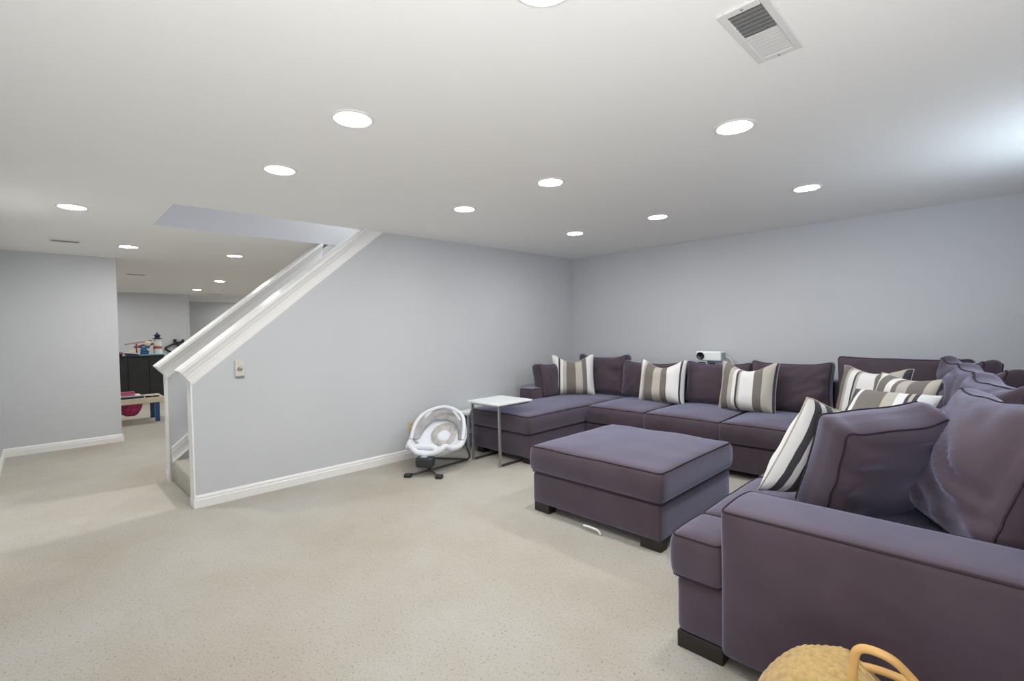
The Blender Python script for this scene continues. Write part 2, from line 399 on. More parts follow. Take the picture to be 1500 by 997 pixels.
# caps: profile extruded along the rake
def cap(name, xc, z0, y_end, label):
    prof = [(-.105, .062), (.105, .062), (.105, .042), (.098, .032), (.092, .028), (.084, .010), (.076, -.004), (.072, -.010), (.072, -.022), (.068, -.026), (.068, -.075), (.062, -.085),
            (-.062, -.085), (-.068, -.075), (-.068, -.026), (-.072, -.022), (-.072, -.010), (-.076, -.004), (-.084, .010), (-.092, .028), (-.098, .032), (-.105, .042)]
    d = Vector((0, 1, SL)).normalized(); nrm = Vector((0, -SL, 1)).normalized()
    bm = bmesh.new(); A = Vector((xc, -4.75, z0)); R = []
    for s, clip in ((-.06, None), (None, H+.0)):
        ring = []
        for (a, b) in prof:
            if s is not None:
                p = A+Vector((a, 0, 0))+nrm*b+d*s
            else:                            # cut level with the ceiling
                p = A+Vector((a, 0, 0))+nrm*b; t = (clip-p.z)/d.z; t = min(t, (y_end-p.y)/d.y) if y_end else t; p = p+d*t
            ring.append(bm.verts.new(p))
        R.append(ring)
    n = len(prof)
    for i in range(n): bm.faces.new((R[0][i], R[1][i], R[1][(i+1) % n], R[0][(i+1) % n]))
    bm.faces.new(R[0]); bm.faces.new(R[1][::-1])
    return struct(obj(name, bm, 'trim'), label, 'trim')
cap('trim_1', -.06, ZN, None, 'white moulded cap sloping along the near stair half wall')
cap('trim_2', -1.06, ZF, -3.27, 'white moulded cap sloping along the far stair half wall')
struct(obj('trim_3', bx(-.125, .004, -4.762, -4.75, .09, ZN-.03, bev=.003), 'trim'), 'white vertical edge board on the end of the near half wall', 'trim')
struct(obj('trim_4', bx(-1.125, -.996, -4.762, -4.75, .09, ZF-.03, bev=.003), 'trim'), 'white vertical edge board on the end of the far half wall', 'trim')
# stair skirt boards on the far wall, with a bead on each edge
bm = bmesh.new()
def rake(o0, o1, x): return [(-4.735, .165+o0), (-3.335, .165+o0+SL*1.4), (-3.335, .165+o1+SL*1.4), (-4.735, .165+o1)]
prism(bm, rake(-.0, .15, 0), 'x', -1.0, -.988); prism(bm, rake(.135, .15, 0), 'x', -.988, -.978); prism(bm, rake(.10, .112, 0), 'x', -.988, -.98); prism(bm, rake(0, .012, 0), 'x', -.988, -.98)
struct(obj('trim_5', bm, 'trim'), 'white skirt board rising with the stairs on the far half wall', 'trim')
# baseboards: stepped profile
def base(name, segs, label):
    bm = bmesh.new()
    for (p, q, nrm) in segs:                 # p, q on the wall line; nrm points into the room
        p, q, nrm = Vector(p), Vector(q), Vector(nrm)
        prof = [(0, 0), (.016, 0), (.016, .062), (.012, .067), (.012, .074), (.014, .077), (.010, .090), (.006, .097), (0, .098)]
        A = [bm.verts.new((p.x+nrm.x*a, p.y+nrm.y*a, b)) for a, b in prof]; B = [bm.verts.new((q.x+nrm.x*a, q.y+nrm.y*a, b)) for a, b in prof]
        n = len(prof); bm.faces.new(A); bm.faces.new(B[::-1])
        for i in range(n): bm.faces.new((A[i], B[i], B[(i+1) % n], A[(i+1) % n]))
    struct(obj(name, bm, 'trim'), label, 'baseboard')
base('baseboard_stair', [((0, -4.75), (0, -.0), (1, 0)), ((-.12, -4.75), (.0155, -4.75), (0, -1))], 'white baseboard along the near stair half wall and its end')
base('baseboard_back', [((0, 0), (XR, 0), (0, -1))], 'white baseboard along the wall behind the sofa')
base('baseboard_left', [((XL, YF), (XL, YL), (1, 0)), ((XL-.12, YL), (XL+.016, YL), (0, 1))], 'white baseboard along the partition wall at left')
base('baseboard_front', [((XL, YF), (XR, YF), (0, 1))], 'white baseboard at the far left picture edge')
base('baseboard_post', [((-1.12, -4.75), (-1.0, -4.75), (0, -1)), ((-1.12, -4.766), (-1.12, 0), (-1, 0))], 'white baseboard around the far stair half wall')
base('baseboard_far', [((-9.66, YF), (-9.66, -2.92), (1, 0))], 'white baseboard of the wall behind the toy cabinet')

# ------------------------------------------------------------------ recessed ceiling lamps
def downlight():
    t = thing('recessed_light', '', 'ceiling light', (0, 0, H))
    bm = bmesh.new()
    lathe(bm, [(.078, .0), (.079, -.004), (.083, -.007), (.092, -.0065), (.098, -.003), (.0985, .0)], 40)
    obj('trim_ring', bm, 'ring', t, True)
    bm = bmesh.new(); lathe(bm, [(.078, -.001), (.066, -.006), (.045, -.0095), (.02, -.0115), (0, -.012)], 32)
    obj('diffuser', bm, 'lamp', t, True)
    return t
spots = [(2.25, -4.50, 'largest glowing recessed lamp nearest the camera, left of the vent'), (1.29, -4.50, 'recessed lamp just in front of the stair opening corner'),
         (2.22, -3.05, 'recessed lamp in the middle of the nine lamp grid, high over the carpet'), (1.27, -3.04, 'recessed lamp above the top of the stair cap'),
         (1.22, -1.50, 'recessed lamp nearest the room corner over the chaise'), (2.18, -1.51, 'recessed lamp over the middle of the long sofa'),
         (3.38, -1.50, 'recessed lamp closest to the right end of the back wall'), (3.44, -3.04, 'bright recessed lamp directly below the ceiling vent in the picture'),
         (3.45, -4.50, 'recessed lamp just above the top edge of the picture'),
         (-.61, -5.37, 'leftmost recessed lamp, over the open carpet at left'), (-2.45, -4.84, 'recessed lamp just past the end of the left partition wall'),
         (-2.47, -3.77, 'recessed lamp beyond the stair opening, right of the partition'), (-5.88, -3.14, 'small distant recessed lamp, second farthest from the camera'),
         (-8.06, -3.07, 'farthest small recessed lamp before the end walls'),
         (-2.47, -1.5, 'added unseen lamp behind the stairs, nearest them'), (-5.88, -1.5, 'added unseen lamp behind the stairs, midway along the far room'), (-8.06, -.7, 'added unseen lamp behind the stairs near the end wall'),  # unseen lamps from here on are added to brighten the far room
         (-5.88, -5.2, 'added unseen lamp behind the left partition wall over the play table'), (-11.2, -.4, 'added unseen lamp behind the stairs in the end bay, near the back wall'), (-11.7, -.85, 'added unseen lamp behind the stairs in the end bay, near the end wall'), (-8.5, -4.65, 'added unseen lamp behind the left partition wall beside the cabinet')]
proto = downlight()
for i, (x, y, lab) in enumerate(spots):
    o = proto if i == 0 else copy_tree(proto)
    if x < 0:                                # output boosted here to brighten the left and far walls
        for c_ in o.children:
            if c_.name.startswith('diffuser'):
                if 'far_mesh' not in globals():
                    far_mesh = c_.data.copy(); far_mesh.materials.clear(); far_mesh.materials.append(M_['lamp_far'])
                c_.data = far_mesh
    o.location = (x, y, H); tag(o, lab, 'ceiling light', 'recessed ceiling lamps')

# ------------------------------------------------------------------ ceiling vents
def register(name, cx, cy, w, l, label, big=False):
    t = thing(name, label, 'vent', (cx, cy, H), 0, 'ceiling air vents')
    fx, fy = w/2, l/2; b = .026 if big else .014
    bm = bmesh.new()
    for (x0, x1, y0, y1) in ((-fx, -fx+b, -fy, fy), (fx-b, fx, -fy, fy), (-fx+b, fx-b, -fy, -fy+b*1.3), (-fx+b, fx-b, fy-b*1.3, fy)): box(bm, x0, x1, y0, y1, -.008, 0, bev=.003, seg=1)
    if big: box(bm, -fx+b, fx-b, -.006, .006, -.007, 0)
    obj('frame', bm, 'vent', t)
    obj('duct', bx(-fx+b, fx-b, -fy+b, fy-b, -.0015, 0), 'slot' if not big else 'ventdark', t)
    n = 14 if big else 5
    for k in range(n):
        if big:
            y = -fy+b*1.3+.010+k*((l-2*b*1.3-.02)/(n-1)); closed = y > 0
            bm = prism(bmesh.new(), [(y-.0125, -.0058), (y-.012, -.0064), (y+.0125, -.0056), (y+.012, -.004)] if closed else [(y-.003, -.0065), (y-.001, -.0065), (y+.003, -.002), (y+.001, -.002)], 'x', -fx+b, fx-b)
        else:
            x = -fx+b+(k+.5)*(w-2*b)/n
            bm = prism(bmesh.new(), [(x-.002, -.006), (x+.001, -.006), (x+.004, -.002), (x+.001, -.002)], 'y', -fy+b, fy-b)
        obj('slat', bm, 'vent' if (big and closed) else 'ventdark', t)
    if big:
        for s in (-1, 1): obj('screw', lathe(bmesh.new(), [(.0045, -.008), (.004, -.010), (0, -.0105)], 10, 0, s*(fy-b*.6)), 'knob', t, True)
register('ceiling_vent', 3.81, -3.785, .155, .40, 'white ceiling register with half open grille at top right', True)
register('ceiling_vent', -2.42, -5.36, .13, .24, 'slim ceiling vent above the left partition wall')
register('ceiling_vent', -5.46, -4.43, .14, .26, 'slim ceiling vent just beyond the partition edge')
register('ceiling_vent', -9.3, -2.42, .16, .28, 'farthest slim ceiling vent near the end wall')

# ------------------------------------------------------------------ sofa
ZB, ZS, ZT = .065, .30, .485                # base bottom, cushion bottom, cushion top edge
def sofa_foot(parent, x, y, sx=.10, sy=.10): return obj('foot', bx(x-sx/2, x+sx/2, y-sy/2, y+sy/2, 0, ZB+.005, bev=.004), 'foot', parent)
def seat(parent, x0, x1, y0, y1, seed, crown=.035, z0=ZS, z1=ZT, name='seat_cushion'):
    w_, d_, h_ = x1-x0-.006, y1-y0-.006, z1-z0
    f = seat_f(crown, .012, seed)
    o = obj(name, rbox_mesh(w_, d_, h_, .035, f), 'sofa', parent, True); o.location = ((x0+x1)/2, (y0+y1)/2, z0)
    for face in ('z+', 'z-'): obj('piping', rim(w_, d_, h_, .035, f, face), 'pipe', o, True)
    return o
def back_cushion(parent, c, yaw, lean, w_, h_, t_, seed, puff=.06, ear=.03, wr=.012, sag=.02, roll=0, name='back_cushion'):
    f = back_f(puff, ear, seed, wr, sag)
    o = obj(name, rbox_mesh(w_, t_, h_, .05, f, .028), 'sofa', parent, True)
    for face in ('y-', 'y+'): obj('piping', rim(w_, t_, h_, .05, f, face, .004, 24), 'pipe', o, True)
    o.matrix_local = Matrix.Translation(c) @ Matrix.Rotation(yaw, 4, 'Z') @ Matrix.Rotation(lean, 4, 'X') @ Matrix.Rotation(roll, 4, 'Y')
    return o
def slab(parent, name, x0, x1, y0, y1, z0, z1, r=.03, pipe=None, f=None):
    o = obj(name, rbox_mesh(x1-x0, y1-y0, z1-z0, r, f, .035 if f else .08), 'sofa', parent, True); o.location = ((x0+x1)/2, (y0+y1)/2, z0)
    if pipe:
        for face in pipe: obj('piping', rim(x1-x0, y1-y0, z1-z0, r, f, face, .005), 'pipe', o, True)
    return o
# chaise at the left
ch = thing('chaise_sofa', 'plum grey chaise end of the sectional beside the white side table', 'sofa', group='sectional sofa modules')
slab(ch, 'base', .29, 1.15, -2.19, -.06, ZB, ZS+.005)
slab(ch, 'back_frame', .29, 1.15, -.30, -.06, ZB, .80)
slab(ch, 'arm', .27, .50, -1.44, -.30, ZS, .63, .04, ('x-' if False else 'z+',))
seat(ch, .27, 1.165, -2.21, -.36, 1, .03)
for x in (.37, 1.07):
    for y in (-2.10, -.16): sofa_foot(ch, x, y)
back_cushion(ch, (.46, -1.02, .50), PI/2, -.16, .52, .42, .13, 11, .04, .015)
back_cushion(ch, (.80, -.44, .50), .06, -.16, .72, .48, .14, 2, .08, .05, .035)
# long middle part
mi = thing('armless_sofa', 'long plum grey middle part of the sectional against the back wall', 'sofa', group='sectional sofa modules')
slab(mi, 'base', 1.16, 3.42, -1.28, -.06, ZB, ZS+.005)
slab(mi, 'back_frame', 1.16, 3.42, -.30, -.06, ZB, .80)
for i, (a, b) in enumerate(((1.17, 1.88), (1.88, 2.63), (2.63, 3.42))): seat(mi, a, b, -1.30, -.36, 3+i, .035)
for x in (1.28, 3.3):
    for y in (-1.20, -.16): sofa_foot(mi, x, y)
back_cushion(mi, (1.51, -.46, .50), 0, -.18, .80, .43, .14, 4, .08, .03, .016)
back_cushion(mi, (2.28, -.46, .50), 0, -.18, .70, .45, .14, 5, .08, .03, .014)
back_cushion(mi, (2.97, -.46, .50), 0, -.18, .72, .48, .14, 6, .08, .03, .025)
# right part with the corner and the near arm
ri = thing('corner_sofa', 'plum grey right part of the sectional with the broad near arm', 'sofa', group='sectional sofa modules')
slab(ri, 'base', 3.43, 4.68, -3.70, -.06, ZB, ZS+.005)
slab(ri, 'back_frame', 4.47, 4.70, -3.72, -.06, ZB, .82)
slab(ri, 'corner_back_frame', 3.43, 4.42, -.30, -.06, ZB, .80)
def arm_f(p, u):
    q = p.copy()
    q.z += .012*(1-u.y**2)*max(0, u.z)
    if u.y < 0: q.y -= (.014*noise.noise(Vector((p.x*3.5+.5*p.z, 2, p.z*1.6-p.x)))-.006*math.exp(-(noise.noise(Vector((p.x*4, 5, p.z*1.5+p.x*1.5)))*5)**2)*max(0, u.z))*(1-abs(u.z)**3)+.004
    return q
slab(ri, 'arm', 3.63, 4.69, -3.73, -3.42, ZB, .635, .022, ('z+',), arm_f)
# near seat cushion with the tongue that wraps round the arm front
seat(ri, 3.41, 4.44, -3.42, -2.68, 8, .035)
o2 = obj('seat_cushion_tongue', rbox_mesh(.215, .31, ZT-ZS, .035, seat_f(.012, .006, 8)), 'sofa', ri, True)
obj('piping', rim(.215, .31, ZT-ZS, .035, seat_f(.012, .006, 8), 'z+'), 'pipe', o2, True); obj('piping', rim(.215, .31, ZT-ZS, .035, seat_f(.012, .006, 8), 'z-'), 'pipe', o2, True)
o2.location = (3.41+.11, -3.73+.165, ZS)
seat(ri, 3.41, 4.44, -2.68, -1.32, 9, .035)
seat(ri, 3.43, 4.44, -1.30, -.36, 10, .03)
sofa_foot(ri, 3.53, -3.66, .19, .08); sofa_foot(ri, 4.55, -3.60); sofa_foot(ri, 3.53, -.16); sofa_foot(ri, 4.55, -.16)
R90 = -PI/2
back_cushion(ri, (4.28, -3.02, .50), R90+.38, -.40, .78, .55, .15, 7, .15, .07, .09, .0, roll=-.06)
back_cushion(ri, (4.31, -2.22, .50), R90+.30, -.26, .74, .53, .13, 8, .11, .08, .06, .0, roll=-.02)
back_cushion(ri, (4.25, -1.47, .50), R90+.34, -.22, .74, .53, .13, 9, .10, .08, .055, .0, roll=-.02)
back_cushion(ri, (3.80, -.46, .50), -.03, -.16, .92, .54, .15, 10, .05, .02, .015, .0)
back_cushion(ri, (4.17, -.80, .50), -PI/4-.25, -.14, .52, .54, .12, 12, .07, .08, .04, .0)

# ottoman
ot = thing('ottoman', 'large square plum grey storage ottoman in front of the sectional', 'ottoman')
slab(ot, 'base', 1.955, 2.985, -3.0, -1.96, ZB, .285, .02)
seat(ot, 1.94, 3.0, -3.015, -1.945, 13, .03, .288, .485, 'top_cushion')
for x in (2.03, 2.91):
    for y in (-2.95, -2.02): sofa_foot(ot, x, y, .14, .08)

# ------------------------------------------------------------------ pillows
def striped(seq, w_, h_, t_, c, yaw, lean, seed, label, roll=0., chop=.085, n=26):
    o, edge = pillow('striped_pillow', w_, h_, t_, stripes('striped_weave', seq, w_), seed, chop, n=n)
    o.matrix_world = Matrix.Translation(c) @ Matrix.Rotation(yaw, 4, 'Z') @ Matrix.Rotation(lean, 4, 'X') @ Matrix.Rotation(roll, 4, 'Y')
    tag(o, label, 'pillow', 'striped throw pillows')
    obj('seam', tube(bmesh.new(), edge, .0035, 5, closed=True), mat('pillow_seam', STONE, .85), o, True)
    return o
striped(SEQ_A, .53, .51, .22, (.64, -.83, .505), .72, -.20, 1, 'striped pillow on the chaise, leftmost of all striped pillows')
striped(SEQ_B, .52, .48, .22, (1.76, -.72, .505), .12, -.24, 2, 'striped pillow on the long sofa to the left of the white projector')
striped(SEQ_C, .54, .49, .22, (2.66, -.73, .505), -.06, -.24, 3, 'striped pillow with one broad white band, rightmost on the long sofa seat')
striped(SEQ_D, .52, .50, .22, (3.62, -.78, .50), -.35, -.32, 4, 'striped pillow leaning in the sofa corner, rearmost of the corner pile', chop=.05)
striped(SEQ_E, .50, .48, .26, (3.89, -1.22, .50), -.55, -.30, 5, 'plump striped pillow with dark taupe bands at right of the corner pile', chop=.03)
striped(SEQ_F, .50, .46, .17, (3.80, -1.72, .56), -.25, -.85, 6, 'striped pillow slumped low behind the dark pillow, front of the corner pile', chop=.02)
striped(SEQ_G, .50, .50, .15, (3.715, -2.995, .535), 1.0, .40, 7, 'striped pillow standing edge on beside the dark pillow near the arm', roll=.18, chop=.03)
f = back_f(.06, .03, 21, .03, .0)
dp = obj('dark_pillow', rbox_mesh(.52, .15, .48, .05, f, .022), 'sofa', None, True)
for face in ('y-', 'y+'): obj('piping', rim(.52, .15, .48, .05, f, face, .004, 24), 'pipe', dp, True)
dp.matrix_world = Matrix.Translation((3.925, -3.005, .525)) @ Matrix.Rotation(.98, 4, 'Z') @ Matrix.Rotation(.40, 4, 'X') @ Matrix.Rotation(-.08, 4, 'Y')
tag(dp, 'loose dark plum pillow tipped forward behind the near sofa arm', 'pillow')

# ------------------------------------------------------------------ side table
tb = thing('side_table', 'small white C shaped side table with steel legs over the chaise', 'side table')
obj('tabletop', bx(.53, 1.0, -2.45, -1.97, .603, .622, bev=.004), 'white', tb)
for x in (.56, .965):
    obj('leg', bx(x-.011, x+.011, -2.42, -2.398, 0.002, .60, bev=.002), 'steel', tb)
    obj('foot_rail', bx(x-.011, x+.011, -2.398, -2.06, .002, .022, bev=.002), 'dsteel', tb)
    obj('top_rail', bx(x-.011, x+.011, -2.398, -1.99, .582, .603, bev=.002), 'steel', tb)
obj('cross_rail', bx(.571, .954, -2.42, -2.398, .582, .603, bev=.002), 'steel', tb)

# ------------------------------------------------------------------ baby bouncer
bo = thing('baby_bouncer', 'white baby bouncer with grey canopy standing by the stair wall', 'baby bouncer', (.475, -2.81, 0), math.radians(34.8))
cl = smooth_path([(-.29, .205, 0), (-.18, .165, 0), (-.04, .165, 0), (.10, .235, 0), (.21, .36, 0), (.285, .49, 0)], 5)
wd = smooth_path([(.17, 0, 0), (.225, 0, 0), (.262, 0, 0), (.27, 0, 0), (.235, 0, 0), (.12, 0, 0)], 5)
NT = 14
def seat_pt(i, t, off=0):
    c, hw = cl[i], wd[i].x
    a, b = cl[max(0, i-1)], cl[min(len(cl)-1, i+1)]; tg = Vector((b.x-a.x, b.y-a.y)).normalized(); nr = Vector((-tg.y, tg.x))
    e = .075*abs(t)**2.2-off
    q = .012*noise.noise(Vector((t*3, i*.35, 5)))
    return Vector((hw*t, c.x+nr.x*(e+q), c.y+nr.y*(e+q)))
bm = bmesh.new(); G = [[[bm.verts.new(seat_pt(i, -1+2*k/NT, off)) for k in range(NT+1)] for i in range(len(cl))] for off in (0, .022)]
for s in (0, 1):
    for i in range(len(cl)-1):
        for k in range(NT):
            bm.faces.new((G[s][i][k], G[s][i][k+1], G[s][i+1][k+1], G[s][i+1][k]))
L = len(cl)-1
for i in range(L):
    for k in (0, NT): bm.faces.new((G[0][i][k], G[0][i+1][k], G[1][i+1][k], G[1][i][k]))
for k in range(NT):
    for i in (0, L): bm.faces.new((G[0][i][k], G[0][i][k+1], G[1][i][k+1], G[1][i][k]))
obj('seat_sling', bm, 'bfab', bo, True)
loop = [seat_pt(i, -1, .008) for i in range(L+1)]+[seat_pt(L, -1+2*k/NT, .008) for k in range(1, NT)]+[seat_pt(i, 1, .008) for i in range(L, -1, -1)]+[seat_pt(0, 1-2*k/NT, .008) for k in range(1, NT)]
obj('padded_rim', tube(bmesh.new(), loop, .026, 10, closed=True), 'bfab', bo, True)
# leg roll at the foot end
bm = bmesh.new(); tube(bm, smooth_path([(-.17, -.27, .235), (-.09, -.245, .255), (0, -.24, .25), (.06, -.25, .25), (.10, -.265, .232)], 5), [.012]*3+[.03]*15+[.026]*3, 10)
obj('leg_bolster', bm, 'bfab', bo, True)
# hoop that carries the canopy
hoop = smooth_path([(-.262, -.01, .27), (-.25, .08, .40), (-.18, .18, .50), (.01, .24, .555), (.20, .18, .50), (.265, .08, .40), (.272, -.01, .27)], 7)
obj('hoop', tube(bmesh.new(), hoop, [.018]*len(hoop), 10), 'bfab', bo, True)
bm = bmesh.new(); rows = []
inner = smooth_path([(-.20, .05, .26), (-.17, .13, .34), (-.10, .19, .41), (0, .21, .425), (.10, .19, .41), (.18, .13, .34), (.21, .05, .26)], 7)
for j in range(7):
    s = j/6; row = []
    for k in range(len(hoop)):
        p = hoop[k].lerp(inner[k], s)
        g = .022*math.sin(s*PI*3+k*.35)+.02*noise.noise(Vector((k*.22, s*4, 2)))
        row.append(bm.verts.new(p+Vector((0, .6, .3))*g*math.sin(s*PI)))
    rows.append(row)
for A, B in zip(rows, rows[1:]):
    for k in range(len(A)-1): bm.faces.new((A[k], A[k+1], B[k+1], B[k]))
cn = obj('canopy', bm, 'bgrey', bo, True); cn.modifiers.new('thickness', 'SOLIDIFY').thickness = .004
def disc(name, rx, ry, th, c, rotx, m, parent):
    bm = bmesh.new(); lathe(bm, [(0, th), (.35, th*.98), (.7, th*.8), (.93, th*.45), (1, 0), (.9, -th*.3), (0, -th*.4)], 28)
    for v_ in bm.verts: v_.co.x *= rx; v_.co.y *= ry
    o = obj(name, bm, m, parent, True); o.location = c; o.rotation_euler = (rotx, 0, 0); return o
hp = disc('head_pillow', .15, .14, .035, (.045, .14, .285), .78, 'bpill', bo)
bm = bmesh.new(); lathe(bm, [(0, .012), (.6, .011), (.95, .006), (1, 0), (0, -.004)], 24)
for v_ in bm.verts: v_.co.x *= .075; v_.co.y *= .07
o = obj('pillow_centre', bm, 'bfab', hp, True); o.location = (0, -.02, .026)
obj('side_strap', tube(bmesh.new(), smooth_path([(-.25, .03, .25), (-.20, 0, .225), (-.16, -.05, .19)], 5), .016, 6), 'bgrey', bo, True)
mo = obj('motor_unit', bx(-.085, .085, -.365, -.255, .085, .185, bev=.03, seg=4), 'motor', bo, True)
obj('control_panel', bx(-.03, .03, -.36, -.31, .183, .189, bev=.002), 'bluegrey', mo)
for s in (-1, 1):
    path = fillet([(-.15*s, -.36, .016), (.02*s, -.2, .03), (.25*s, .24, .016), (.285*s, .20, .06), (.275*s, .02, .27)], .06)
    obj('frame_tube', tube(bmesh.new(), path, .010, 8), 'dsteel', bo, True)
    obj('rubber_foot', bx(-.15*s-.035, -.15*s+.035, -.39, -.335, 0, .034, bev=.010, seg=2), 'motor', bo, True)
obj('rear_bar', tube(bmesh.new(), [(-.25, .24, .016), (.25, .24, .016)], .010, 8), 'dsteel', bo, True)
obj('motor_post', tube(bmesh.new(), [(0, -.20, .03), (0, -.27, .12)], .013, 8), 'dsteel', bo, True)

# small two tier stand between wall and chaise
sd = thing('storage_stand', 'low blue grey two tier stand squeezed between stair wall and chaise', 'stand', (0, 0, 0))
obj('top_tray', bx(.03, .235, -2.22, -1.5, .395, .425, bev=.006), 'white', sd)
obj('back_panel', bx(.03, .04, -2.22, -1.5, .205, .395), 'bluegrey', sd)
obj('lower_shelf', bx(.03, .235, -2.20, -1.5, .185, .205, bev=.004), 'bluegrey', sd)
for x in (.045, .22):
    for y in (-2.19, -1.53): obj('leg', bx(x-.01, x+.01, y-.01, y+.01, 0, .395), 'bluegrey', sd)

# ------------------------------------------------------------------ wall fittings
wp = thing('wall_control', 'off white wall control plate with round knob on the stair wall', 'switch', (0, -4.415, 1.07))
obj('plate', bx(0, .012, -.036, .036, -.066, .066, bev=.004), 'plate', wp)
bm = bmesh.new(); lathe(bm, [(.017, 0), (.017, .012), (.014, .016), (0, .017)], 20)
k = obj('knob', bm, 'knob', wp, True); k.rotation_euler = (0, PI/2, 0); k.location = (.011, 0, -.003)
obj('bottom_housing', bx(0, .014, -.03, .034, -.08, -.066, bev=.003), 'knob', wp)
wo = thing('wall_outlet', 'almond duplex outlet low on the wall behind the bouncer', 'outlet', (0, -2.80, .33))
obj('plate', bx(0, .007, -.038, .038, -.06, .06, bev=.003), 'almond', wo)
for z in (-.024, .024):
    r_ = obj('receptacle', bx(.006, .010, -.017, .017, z-.014, z+.014, bev=.003), 'almond', wo)
    for y in (-.006, .006): obj('slot', bx(.0095, .0106, y-.0015, y+.0015, z-.005, z+.006), 'slot', r_)

# projector on the sofa back
pj = thing('projector', 'small white projector with black lens standing on the sofa back', 'projector', (2.09, -.17, .80))
obj('stand', bx(-.13, -.02, -.06, .06, 0, .145, bev=.006), 'white', pj)
obj('stand_front', bx(-.12, -.03, -.066, -.06, .08, .135), 'black', pj)
obj('cable_block', bx(.0, .06, -.05, .03, .0, .13, bev=.005), 'black', pj)
pb = obj('body', bx(-.14, .14, -.075, .075, .15, .255, bev=.012), 'white', pj)
bm = bmesh.new(); lathe(bm, [(.043, 0), (.043, .014), (.036, .016), (.030, .008), (0, .006)], 24)
o = obj('lens', bm, 'lens', pb, True); o.rotation_euler = (PI/2, 0, 0); o.location = (-.085, -.073, .203)
obj('side_grille', bx(.1395, .144, -.055, .055, .165, .24), 'bluegrey', pb)
obj('prop_foot', prism(bmesh.new(), [(.0, .15), (.16, .15), (.24, .0), (.0, .0)], 'y', -.03, .03), 'bluegrey', pj)
tag(obj('white_cable', tube(bmesh.new(), smooth_path([(2.24, -.13, 1.0), (2.29, -.12, .96), (2.34, -.12, .88), (2.36, -.12, .81)], 5), .006, 6), 'cord', None, True), 'white cable dropping from the projector behind the sofa', 'cable')
tag(obj('white_strap', tube(bmesh.new(), smooth_path([(2.44, -3.03, .03), (2.50, -3.035, .035), (2.56, -3.035, .03), (2.58, -3.035, .008)], 5), .007, 6), 'cord', None, True), 'short white strap peeking out under the ottoman front', 'strap')

# ------------------------------------------------------------------ basket with knitted throw in the foreground
BX, BY = 4.13, -4.02
bk = thing('storage_basket', 'bamboo handled woven basket beside the near sofa arm', 'basket', (BX, BY, 0))
bm = bmesh.new()
lathe(bm, [(0, .0), (.16, 0), (.17, .01), (.195, .16), (.203, .245), (.193, .245), (.185, .16), (.16, .02), (0, .02)], 40)
obj('body', bm, 'wicker', bk, True)
for k in range(8):
    z = .03+k*.028; r = .172+.034*(z/.25)**.8
    obj('woven_row', tube(bmesh.new(), [((r+.003*math.sin(q*20))*math.cos(q*2*PI/48), (r+.003*math.sin(q*20))*math.sin(q*2*PI/48), z) for q in range(48)], .011, 6, closed=True), 'wicker', bk, True)
obj('rim', tube(bmesh.new(), [(.2*math.cos(q*2*PI/40), .2*math.sin(q*2*PI/40), .25) for q in range(40)], .012, 8, closed=True), 'rattan', bk, True)
for y in (-.10, .04):
    obj('handle', tube(bmesh.new(), fillet([(-.02, y, .30), (-.008, y-.01, .40), (.004, y-.015, .535), (.075, y-.01, .535), (.135, y+.02, .46), (.17, y+.03, .30)], .04, 6) if y < 0 else
        fillet([(-.04, y-.02, .30), (-.02, y-.02, .405), (.04, y-.01, .41), (.13, y, .40), (.18, y+.01, .28)], .04, 6), .0105, 10), 'rattan', bk, True)
# the throw: ribbed mound, each rib a raised knitted cord
bm = bmesh.new(); NI, NJ = 150, 150; G = []
for i in range(NI+1):
    row = []
    for j in range(NJ+1):
        a, b = -1+2*i/NI, -1+2*j/NJ
        a, b = a*math.sqrt(1-b*b/2), b*math.sqrt(1-a*a/2)          # square grid mapped to a disc
        rr = math.hypot(a, b); base_z = .42-.16*rr**2.6-.05*max(0, a)
        fold = .020*noise.noise(Vector((a*2.0, b*1.8, 3)))*(1-.5*rr)
        s = b*9+a*3.4+1.0*a*a+.7*noise.noise(Vector((a*1.5, b*1.5, 7))); k = math.floor(s)
        rib = math.sqrt(max(0, 1-(2*(s-k)-1)**2))                   # round cords side by side
        st_ = .5+.5*math.sin((a*11+b*2+k*.5*2)*PI)
        row.append(bm.verts.new((-.055+.20*a, -.02+.175*b, base_z+fold+.012*rib*(.55+.45*st_))))
    G.append(row)
for i in range(NI):
    for j in range(NJ): bm.faces.new((G[i][j], G[i+1][j], G[i+1][j+1], G[i][j+1]))
bl = obj('knitted_throw', bm, 'knit', None, True); bl.location = (BX, BY, 0)
bl.modifiers.new('thickness', 'SOLIDIFY').thickness = .02
tag(bl, 'chunky mustard knitted throw heaped in the bamboo handled basket', 'blanket')

# ------------------------------------------------------------------ far play area
cb = thing('toy_cabinet', 'black low cabinet with toys on top in the far room', 'cabinet', (0, 0, 0))
obj('body', bx(-8.15, -7.72, -5.1, -3.76, .03, .93, bev=.004), 'cab', cb)
obj('top', bx(-8.16, -7.70, -5.11, -3.75, .93, .955, bev=.004), 'cab', cb)
obj('plinth', bx(-8.13, -7.75, -5.08, -3.78, 0, .03), 'black', cb)
for i, y in enumerate((-5.09, -4.68, -4.345, -4.01)):
    y1 = (-4.69, -4.355, -4.02, -3.77)[i]
    d = obj('door', bx(-7.72, -7.702, y, y1, .05, .91, bev=.003), 'cab', cb)
    obj('handle', bx(-7.702, -7.69, y+.03 if i % 2 else y1-.045, (y+.03 if i % 2 else y1-.045)+.012, .5, .62, bev=.002), 'black', d)
ZC = .955
lh = thing('toy_lighthouse', 'toy white lighthouse with red band and dark cap on the black cabinet', 'toy', (-7.85, -3.84, ZC))
obj('tower', lathe(bmesh.new(), [(0, 0), (.085, 0), (.08, .02), (.062, .28), (.06, .33), (0, .33)], 20), 'tbase', lh, True)
